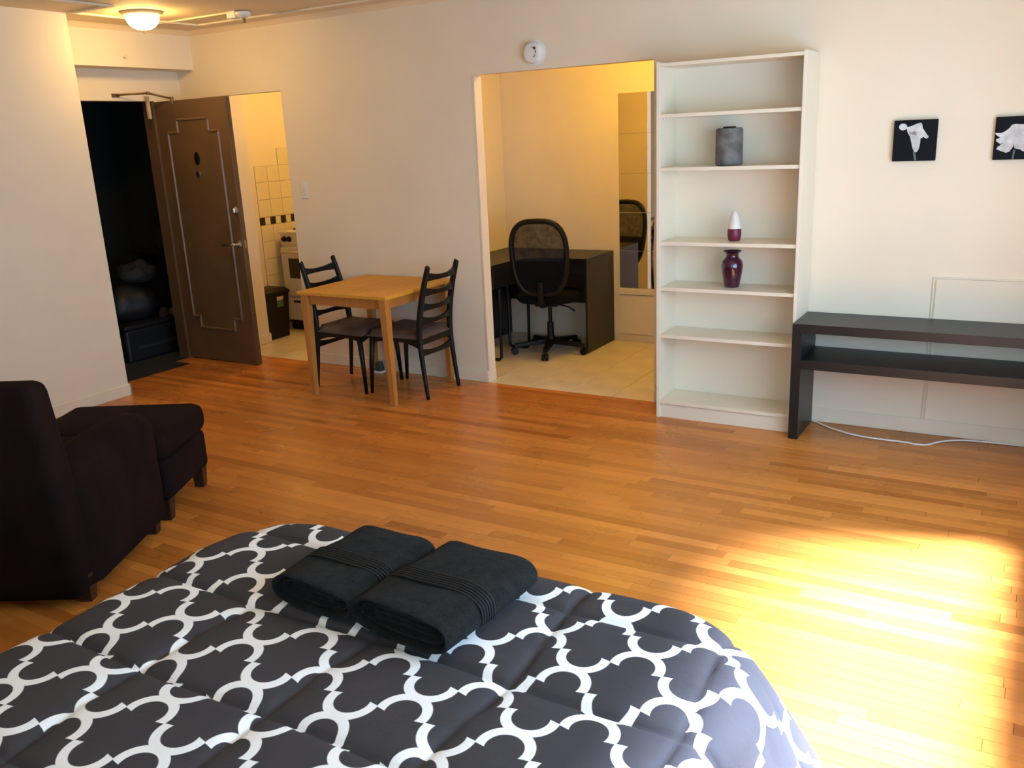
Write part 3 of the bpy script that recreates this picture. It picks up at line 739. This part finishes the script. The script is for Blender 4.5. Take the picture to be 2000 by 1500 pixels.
B().tube([(-.036, -.045, .962), (-.075, -.050, .962), (-.120, -.050, .958), (-.178, -.046, .954)], [.011, .010, .009, .007], 10).build('lever_handle', 'chrome', dr, 180)
B().box(0, .001, .016, .030, .93, .99).build('strike_edge', 'chrome', dr)
# hydraulic closer: arm to the header, body on the door
dc = thing('door_closer', 'jointed metal door closer arm above the brown entry door', 'door closer', (-4.10, -.36, 2.0))
B().box(-.014, .014, -.012, .012, -.085, .085, .005, 2).build('body', 'beige_metal', dc)
B().box(-.052, -.036, -.27, -.21, .075, .100, .002).build('shoe', 'brass', dc)
B().tube([(-.036, -.235, .09), (.09, -.055, .099)], .007, 8).build('forearm', 'brass', dc, 180)
B().tube([(.09, -.055, .099), (.16, .095, .058)], .007, 8).build('main_arm', 'brass', dc, 180)
B().lathe([(.012, 0), (.012, .022)], 12, (.09, -.055, .088)).build('elbow_joint', 'brass', dc, 40)
B().lathe([(.014, 0), (.014, .05)], 12, (.16, .097, .02)).build('pinion', 'brass', dc, 40)

dm = thing('doormat', 'thin dark doormat on the floor inside the entry doorway', 'doormat', (-4.06, -.80, 0))
B().box(-.085, .085, -.40, .36, .0005, .008, .003).build('pile', 'closet_floor', dm)
B().box(-.092, .092, -.407, .367, .0004, .005, .002).build('rubber_edge', 'black_plastic', dm)
# ------------------------------------------------------------------ things in the dark hall
def blob(name, label, cat, loc, r3, mt, seed, rough=.16, n=3):
    bm = bmesh.new(); bmesh.ops.create_icosphere(bm, subdivisions=n, radius=1.)
    rnd = random.Random(seed); ph = [rnd.uniform(0, 6) for _ in range(6)]
    for v_ in bm.verts:
        p = v_.co; k = 1+rough*(math.sin(4*p.x+ph[0])*math.sin(5*p.y+ph[1])+.6*math.sin(9*p.z+ph[2]+3*p.x)*math.sin(8*p.x+ph[3])+.35*math.sin(17*p.y+ph[4])*math.sin(15*p.z+ph[5]))
        z = max(p.z*k, -.72); v_.co = (p.x*k*r3[0], p.y*k*r3[1], (z+.72)*r3[2])
    b = B(); b.bm.free(); b.bm = bm
    return tag(b.build(name, mt, None, 180, loc), label, cat)
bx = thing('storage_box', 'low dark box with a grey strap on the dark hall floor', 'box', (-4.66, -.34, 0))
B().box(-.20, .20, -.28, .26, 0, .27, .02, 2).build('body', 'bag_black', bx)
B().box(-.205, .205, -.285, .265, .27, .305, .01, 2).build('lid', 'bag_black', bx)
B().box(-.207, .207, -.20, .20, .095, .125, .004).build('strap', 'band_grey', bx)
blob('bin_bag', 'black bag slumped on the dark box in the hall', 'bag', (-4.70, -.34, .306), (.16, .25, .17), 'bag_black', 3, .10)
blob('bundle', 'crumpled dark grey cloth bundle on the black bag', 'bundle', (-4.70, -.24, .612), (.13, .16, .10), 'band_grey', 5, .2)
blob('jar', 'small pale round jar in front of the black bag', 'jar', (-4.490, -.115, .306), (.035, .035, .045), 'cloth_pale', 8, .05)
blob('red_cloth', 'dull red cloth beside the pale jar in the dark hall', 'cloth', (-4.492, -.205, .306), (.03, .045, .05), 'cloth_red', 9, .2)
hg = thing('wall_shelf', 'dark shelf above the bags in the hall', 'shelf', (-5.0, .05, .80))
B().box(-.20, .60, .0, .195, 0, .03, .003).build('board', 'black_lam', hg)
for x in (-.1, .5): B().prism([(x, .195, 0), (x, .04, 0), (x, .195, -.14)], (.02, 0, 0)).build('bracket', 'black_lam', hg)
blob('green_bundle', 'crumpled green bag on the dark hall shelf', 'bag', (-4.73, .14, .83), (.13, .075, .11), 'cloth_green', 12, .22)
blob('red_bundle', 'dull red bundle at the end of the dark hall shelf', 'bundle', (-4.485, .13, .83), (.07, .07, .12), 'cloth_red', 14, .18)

# ------------------------------------------------------------------ kitchen
st_ = thing('kitchen_stove', 'cream gas stove with black oven window in the kitchen', 'stove', (-4.148, .90, 0))
SW = .56
B().box(0, SW, .012, .62, .09, .895, .004).build('body', 'stove', st_)
B().box(.01, SW-.01, .03, .60, 0, .09).build('kick_plate', 'black_plastic', st_)
B().hexa([(0, .0, .80), (SW, .0, .80), (SW, .03, .80), (0, .03, .80)], [(0, .006, .895), (SW, .006, .895), (SW, .03, .895), (0, .03, .895)], .003).build('control_panel', 'stove', st_)
for x in (.055, .115, .28, .44, .50):
    k_ = B().lathe([(.026, 0), (.026, .006), (.020, .010), (.019, .024), (.012, .026)], 20, (x, .002, .848), 'Y').build('knob', 'black_plastic', st_, 40)
B().box(-.004, SW+.004, -.006, .62, .895, .917, .006, 2).build('cooktop', 'stove', st_)
ov = B().box(.008, SW-.008, -.018, .012, .325, .775, .006, 2).build('oven_door', 'stove', st_)
B().box(.095, SW-.095, -.020, -.017, .49, .675, .002).build('oven_window', 'dark_glass', ov)
B().tube([(.04, -.05, .735), (SW-.04, -.05, .735)], .010, 10).build('door_handle', 'stove', ov, 180)
for x in (.06, SW-.06): B().box(x-.008, x+.008, -.05, -.015, .728, .742).build('handle_post', 'stove', ov)
dw = B().box(.008, SW-.008, -.012, .012, .10, .305, .006, 2).build('drawer', 'stove', st_)
B().box(.10, SW-.10, -.016, -.010, .262, .282, .004, 2).build('drawer_grip', 'black_plastic', dw)
for x, y in ((.14, .16), (.42, .16), (.14, .45), (.42, .45)):
    b = B()
    for a in range(4): b.box(-.085, .085, -.005, .005, .922, .934, 0, 1, Matrix.Translation((x, y, 0)) @ Matrix.Rotation(a*PI/4, 4, 'Z'))
    b.lathe([(.05, .917), (.045, .926)], 16, (x, y, 0)); b.build('burner_grate', 'black_metal', st_)
tc = thing('trash_can', 'slim black plastic bin with a green and white sticker in the kitchen', 'bin', (-4.055, .57, 0))
B().hexa([(-.10, -.135, 0), (.115, -.135, 0), (.115, .12, 0), (-.10, .12, 0)], [(-.125, -.152, .40), (.135, -.152, .40), (.135, .142, .40), (-.125, .142, .40)], .012, 3).build('body', 'black_plastic', tc, 40)
B().box(-.132, .142, -.160, .150, .395, .425, .008, 2).build('rim', 'black_plastic', tc, 40)
B().hexa([(-.128, -.155, .425), (.138, -.155, .425), (.138, .145, .425), (-.128, .145, .425)], [(-.10, -.13, .448), (.11, -.13, .448), (.11, .12, .448), (-.10, .12, .448)], .006, 2).build('lid', 'black_plastic', tc, 40)
for z0, z1, mt, nm in ((.285, .345, 'label_green', 'sticker_green'), (.345, .378, 'label_white', 'sticker_white')):
    B().hexa([(.115+.02*z0/.4, -.015, z0), (.1175+.02*z0/.4, -.015, z0), (.1175+.02*z0/.4, .06, z0), (.115+.02*z0/.4, .06, z0)], [(.115+.02*z1/.4, -.015, z1), (.1175+.02*z1/.4, -.015, z1), (.1175+.02*z1/.4, .06, z1), (.115+.02*z1/.4, .06, z1)]).build(nm, mt, tc)

# ------------------------------------------------------------------ dining table and chairs
dt = thing('dining_table', 'small square pine dining table against the wall', 'table', (-1.992, -.392, 0))
for i in range(5):
    y0 = -.375+i*.15
    B().box(-.378, .378, y0+.0004, y0+.1496, .708, .730, .002).build('top_board', 'pine', dt)
for sx_ in (-1, 1):
    B().box(-.012+sx_*.322, .012+sx_*.322, -.30, .30, .640, .708, .001).build('apron', 'pine_leg', dt)
    B().box(-.30, .30, -.012+sx_*.322, .012+sx_*.322, .640, .708, .001).build('apron', 'pine_leg', dt)
    for sy_ in (-1, 1):
        x, y = sx_*.333, sy_*.333
        B().hexa([(x+sx_*.012-.018, y+sy_*-.005-.018, 0), (x+sx_*.012+.018, y+sy_*-.005-.018, 0), (x+sx_*.012+.018, y+sy_*-.005+.018, 0), (x+sx_*.012-.018, y+sy_*-.005+.018, 0)],
                 [(x-.028, y-.028, .708), (x+.028, y-.028, .708), (x+.028, y+.028, .708), (x-.028, y+.028, .708)], .002).build('leg', 'pine_leg', dt)

def ladder_chair(label, loc, rz):
    """sits facing -x; rear posts at x = 0, the front legs at x = -.44"""
    r = thing('ladder_back_chair', label, 'chair', loc, rz, 'black ladder-back chairs at the dining table')
    for s_ in (-1, 1):
        yb, yt = s_*.190, s_*.165
        path = [(.012, s_*.183, 0), (-.012, s_*.180, .20), (-.028, s_*.177, .40), (-.018, s_*.172, .55), (.018, s_*.168, .72), (.062, s_*.165, .865), (.069, s_*.165, .885)]
        B().tube(smooth_path(path, 5), [.0115+.0085*min(1, (i/30*2.2)) if i < 14 else .020-.006*((i-14)/17) for i in range(31)], 10, 1.15).build('rear_post', 'black_paint', r, 180)
        B().tube([(-.452, s_*.200, 0), (-.438, s_*.195, .22), (-.420, s_*.188, .395)], [.0115, .0165, .0200], 10).build('front_leg', 'black_paint', r, 180)
        b = B(); pts = [(-.425, .405), (-.02, .405), (-.02, .335), (-.06, .352), (-.13, .372), (-.22, .380), (-.33, .376), (-.425, .360)]
        b.prism([(x, s_*.178-.010, z) for x, z in pts], (0, .020, 0), .003); b.build('side_rail', 'black_paint', r)
    b = B(); b.prism([(-.412, y, z) for y, z in ((-.185, .405), (.185, .405), (.185, .350), (.10, .372), (0, .380), (-.10, .372), (-.185, .350))], (-.020, 0, 0), .003); b.build('front_rail', 'black_paint', r)
    B().box(-.036, -.016, -.172, .172, .365, .405, .003).build('rear_rail', 'black_paint', r)
    def slat(z, x, h0, h1, bow, nm):
        b = B(); secs = []
        for i in range(13):
            u_ = i/12*2-1; y = u_*.165; k = abs(u_)**2.4; hh = (h1+(h0-h1)*k)/2; xx = x+bow*(1-u_*u_); zz = z-.012*(1-u_*u_)
            secs.append([(xx-.008, y, zz-hh), (xx+.008, y, zz-hh), (xx+.008, y, zz+hh), (xx-.008, y, zz+hh)])
        b.loft(secs); b.build(nm, 'black_paint', r, 50)
    slat(.822, .048, .060, .030, .028, 'back_slat'); slat(.722, .019, .060, .030, .030, 'back_slat'); slat(.622, -.004, .058, .028, .030, 'back_slat'); slat(.532, -.018, .055, .026, .028, 'back_slat')
    slat(.315, -.020, .050, .026, .006, 'stretcher')
    # padded seat, slightly dished, wider at the front
    b = B(); nx, ny = 12, 12
    top, bot = [], []
    for i in range(nx+1):
        for j in range(ny+1):
            u_, v_ = i/nx, j/ny*2-1
            hwid = .180+.030*u_; x = -.022-u_*.435; y = v_*hwid
            ed = min(1, min(u_, 1-u_, (1-abs(v_))/2)/.10)
            z = .412+.040*math.sqrt(max(0, 1-(1-ed)**2))-.010*(1-v_*v_)*math.sin(PI*u_)+.012*max(0, .3-u_)
            top.append(b.bm.verts.new((x, y, z))); bot.append(b.bm.verts.new((x, y, .405)))
    W_ = ny+1
    for i in range(nx):
        for j in range(ny):
            a = i*W_+j
            b.bm.faces.new((top[a], top[a+1], top[a+W_+1], top[a+W_])); b.bm.faces.new((bot[a], bot[a+W_], bot[a+W_+1], bot[a+1]))
    rim = [j for j in range(W_)]+[i*W_+ny for i in range(1, nx+1)]+[nx*W_+j for j in range(ny-1, -1, -1)]+[i*W_ for i in range(nx-1, 0, -1)]
    for a, c_ in zip(rim, rim[1:]+rim[:1]): b.bm.faces.new((top[a], bot[a], bot[c_], top[c_]))
    bmesh.ops.recalc_face_normals(b.bm, faces=b.bm.faces[:])
    b.build('seat', 'seat_vinyl', r, 60)
    return r
ch = ladder_chair('black ladder-back chair with brown seat, standing nearer the desk alcove', (-1.535, -.332, 0), 0)
dup(ch, (-2.462, -.365, 0), PI, 'black ladder-back chair with brown seat, standing nearer the kitchen opening')

# ------------------------------------------------------------------ alcove: desk, swivel chair, mirror
dk = thing('corner_desk', 'black-brown corner desk in the alcove behind the swivel chair', 'desk', (-2.07, 1.50, 0))
b = B(); b.prism([(0, 0, .722), (1.0, 0, .722), (1.0, -.50, .722), (.62, -.50, .722), (.52, -.58, .722), (.46, -.70, .722), (.46, -1.0, .722), (0, -1.0, .722)], (0, 0, .020), .001)
b.build('top', 'black_lam', dk)
B().box(.982, 1.0, -.50, 0, 0, .722, .001).build('side_panel', 'black_lam', dk)
B().box(0, .982, -.02, -.004, .30, .722).build('back_panel', 'black_lam', dk)
B().box(.60, .982, -.495, -.48, .62, .722, .001).build('front_rail', 'black_lam', dk)
d1 = B().box(.02, .46, -.985, -.50, .56, .722, .001).build('drawer_unit', 'black_lam', dk)
B().box(.03, .45, -.998, -.985, .565, .715, .002).build('drawer_front', 'black_lam', d1)
B().box(0, .016, -1.0, 0, .0, .722).build('side_panel', 'black_lam', dk)
for y in (-.955, -.52):
    B().tube([(.30, y, .56), (.30, y, .03), (.32, y, .012), (.46, y, .012), (.480, y, .03), (.490, y, .56)], .012, 8).build('leg_loop', 'black_metal', dk, 60)
oc = thing('swivel_chair', 'black mesh-back swivel office chair at the corner desk', 'office chair', (-1.375, .955, 0), math.radians(13))
# faces +y; backrest towards the room
for k in range(5):
    a = 2*PI*k/5-PI/2+.10; ca, sa = math.cos(a), math.sin(a)
    lg = B().hexa([(-.03*sa*1, .03*ca, .075), (.03*sa, -.03*ca, .075), (.29*ca+.018*sa, .29*sa-.018*ca, .062), (.29*ca-.018*sa, .29*sa+.018*ca, .062)],
             [(-.03*sa, .03*ca, .115), (.03*sa, -.03*ca, .115), (.29*ca+.016*sa, .29*sa-.016*ca, .085), (.29*ca-.016*sa, .29*sa+.016*ca, .085)])
    bmesh.ops.recalc_face_normals(lg.bm, faces=lg.bm.faces[:]); lg = lg.build('base_leg', 'black_plastic', oc)
    b = B()
    for s_ in (-1, 1):
        c0 = Vector((.29*ca, .29*sa, .028)); ax = Vector((-sa, ca, 0))
        b.tube([c0+ax*s_*.006, c0+ax*s_*.024], .028, 14)
    b.tube([(.29*ca, .29*sa, .03), (.29*ca, .29*sa, .075)], .007, 6)
    b.build('caster', 'black_plastic', lg, 40)
B().lathe([(.036, .07), (.036, .12), (.026, .14), (.026, .24), (.015, .245), (.015, .40)], 20).build('gas_column', 'black_plastic', oc, 40)
B().box(-.09, .09, -.12, .10, .385, .415, .01, 2).build('mechanism', 'black_plastic', oc)
B().tube([(.07, -.02, .39), (.16, -.04, .375), (.215, -.06, .345)], [.007, .006, .009], 8).build('lever', 'black_plastic', oc, 180)
b = B(); secs = []
for z, k in ((.412, .72), (.420, .90), (.440, .985), (.465, 1.), (.485, .95), (.493, .80)):
    secs.append([(.250*k*math.copysign(abs(math.cos(2*PI*i/32))**.75, math.cos(2*PI*i/32)), .235*k*math.copysign(abs(math.sin(2*PI*i/32))**.75, math.sin(2*PI*i/32)), z) for i in range(32)])
b.loft(secs); b.build('seat', 'black_fabric', oc, 60)
def back_pt(u_, v_):
    """u across, v up 0..1 over the backrest, gently wrapped"""
    return Vector((u_, -.225-.075*v_+.16*u_*u_*1.3, .480+.600*v_))
def back_outline(k):
    pts = []
    for i in range(40):
        a = 2*PI*i/40; cx, sx_ = math.cos(a), math.sin(a); e = .62
        u_ = .232*math.copysign(abs(cx)**e, cx); v_ = .5+.5*math.copysign(abs(sx_)**.72, sx_)
        u_ *= (.90+.10*min(1, v_*1.5))
        pts.append((u_*k, .5+(v_-.5)*k))
    return pts
B().tube([back_pt(*q) for q in back_outline(.93)], .0225, 10, .9, True).build('back_frame', 'black_plastic', oc, 180)
def panel(name, mt, vlo, vhi, dy, th):
    b = B(); n = 14; rows = []
    ol = back_outline(.93)
    def half(v_):
        best = .2
        m_ = [abs(u_) for u_, vv in ol if abs(vv-v_) < .035]
        return max(m_) if m_ else best
    for j in range(n+1):
        v_ = vlo+(vhi-vlo)*j/n; hwid = half(v_)
        rows.append([(u_*hwid, v_) for u_ in [i/8-1 for i in range(17)]])
    for off_ in (0, th):
        g_ = [[b.bm.verts.new(back_pt(*q)+Vector((0, dy+off_, 0))) for q in r_] for r_ in rows]
        for r0, r1 in zip(g_, g_[1:]):
            for i in range(16): b.bm.faces.new((r0[i], r0[i+1], r1[i+1], r1[i]))
    b.build(name, mt, oc, 180)
panel('back_net', 'net', .06, .95, 0, .002)
panel('lumbar_panel', 'black_fabric', .03, .46, -.004, -.006)
B().tube([(0, -.06, .40), (0, -.20, .405), (0, -.262, .46), (0, -.262, .60)], [.03, .03, .028, .022], 10, .5).build('back_support', 'black_plastic', oc, 60)
mr = thing('mirror_panel', 'column of frameless mirror tiles on the alcove back wall', 'mirror', (-1.020, 1.511, .440))
for i in range(2):
    for j in range(5): B().box(.001, .3035, -.005, 0, .001, .3005, .0012).build('mirror_tile', 'mirror', mr, None, (.3045*i, 0, .3015*j))
lp = thing('low_cupboard_panel', 'cream boxed panel with a ledge under the alcove mirror', 'panel', (-1.020, 1.511, 0))
B().box(0, .63, -.010, 0, .062, .384, .001).build('board', 'wall_cream', lp)
B().box(-.004, .634, -.018, 0, .390, .434, .003).build('ledge', 'wall_cream', lp)
B().box(-.05, .634, -.008, 0, 0, .058, .001).build('base_strip', 'tile_floor', lp)
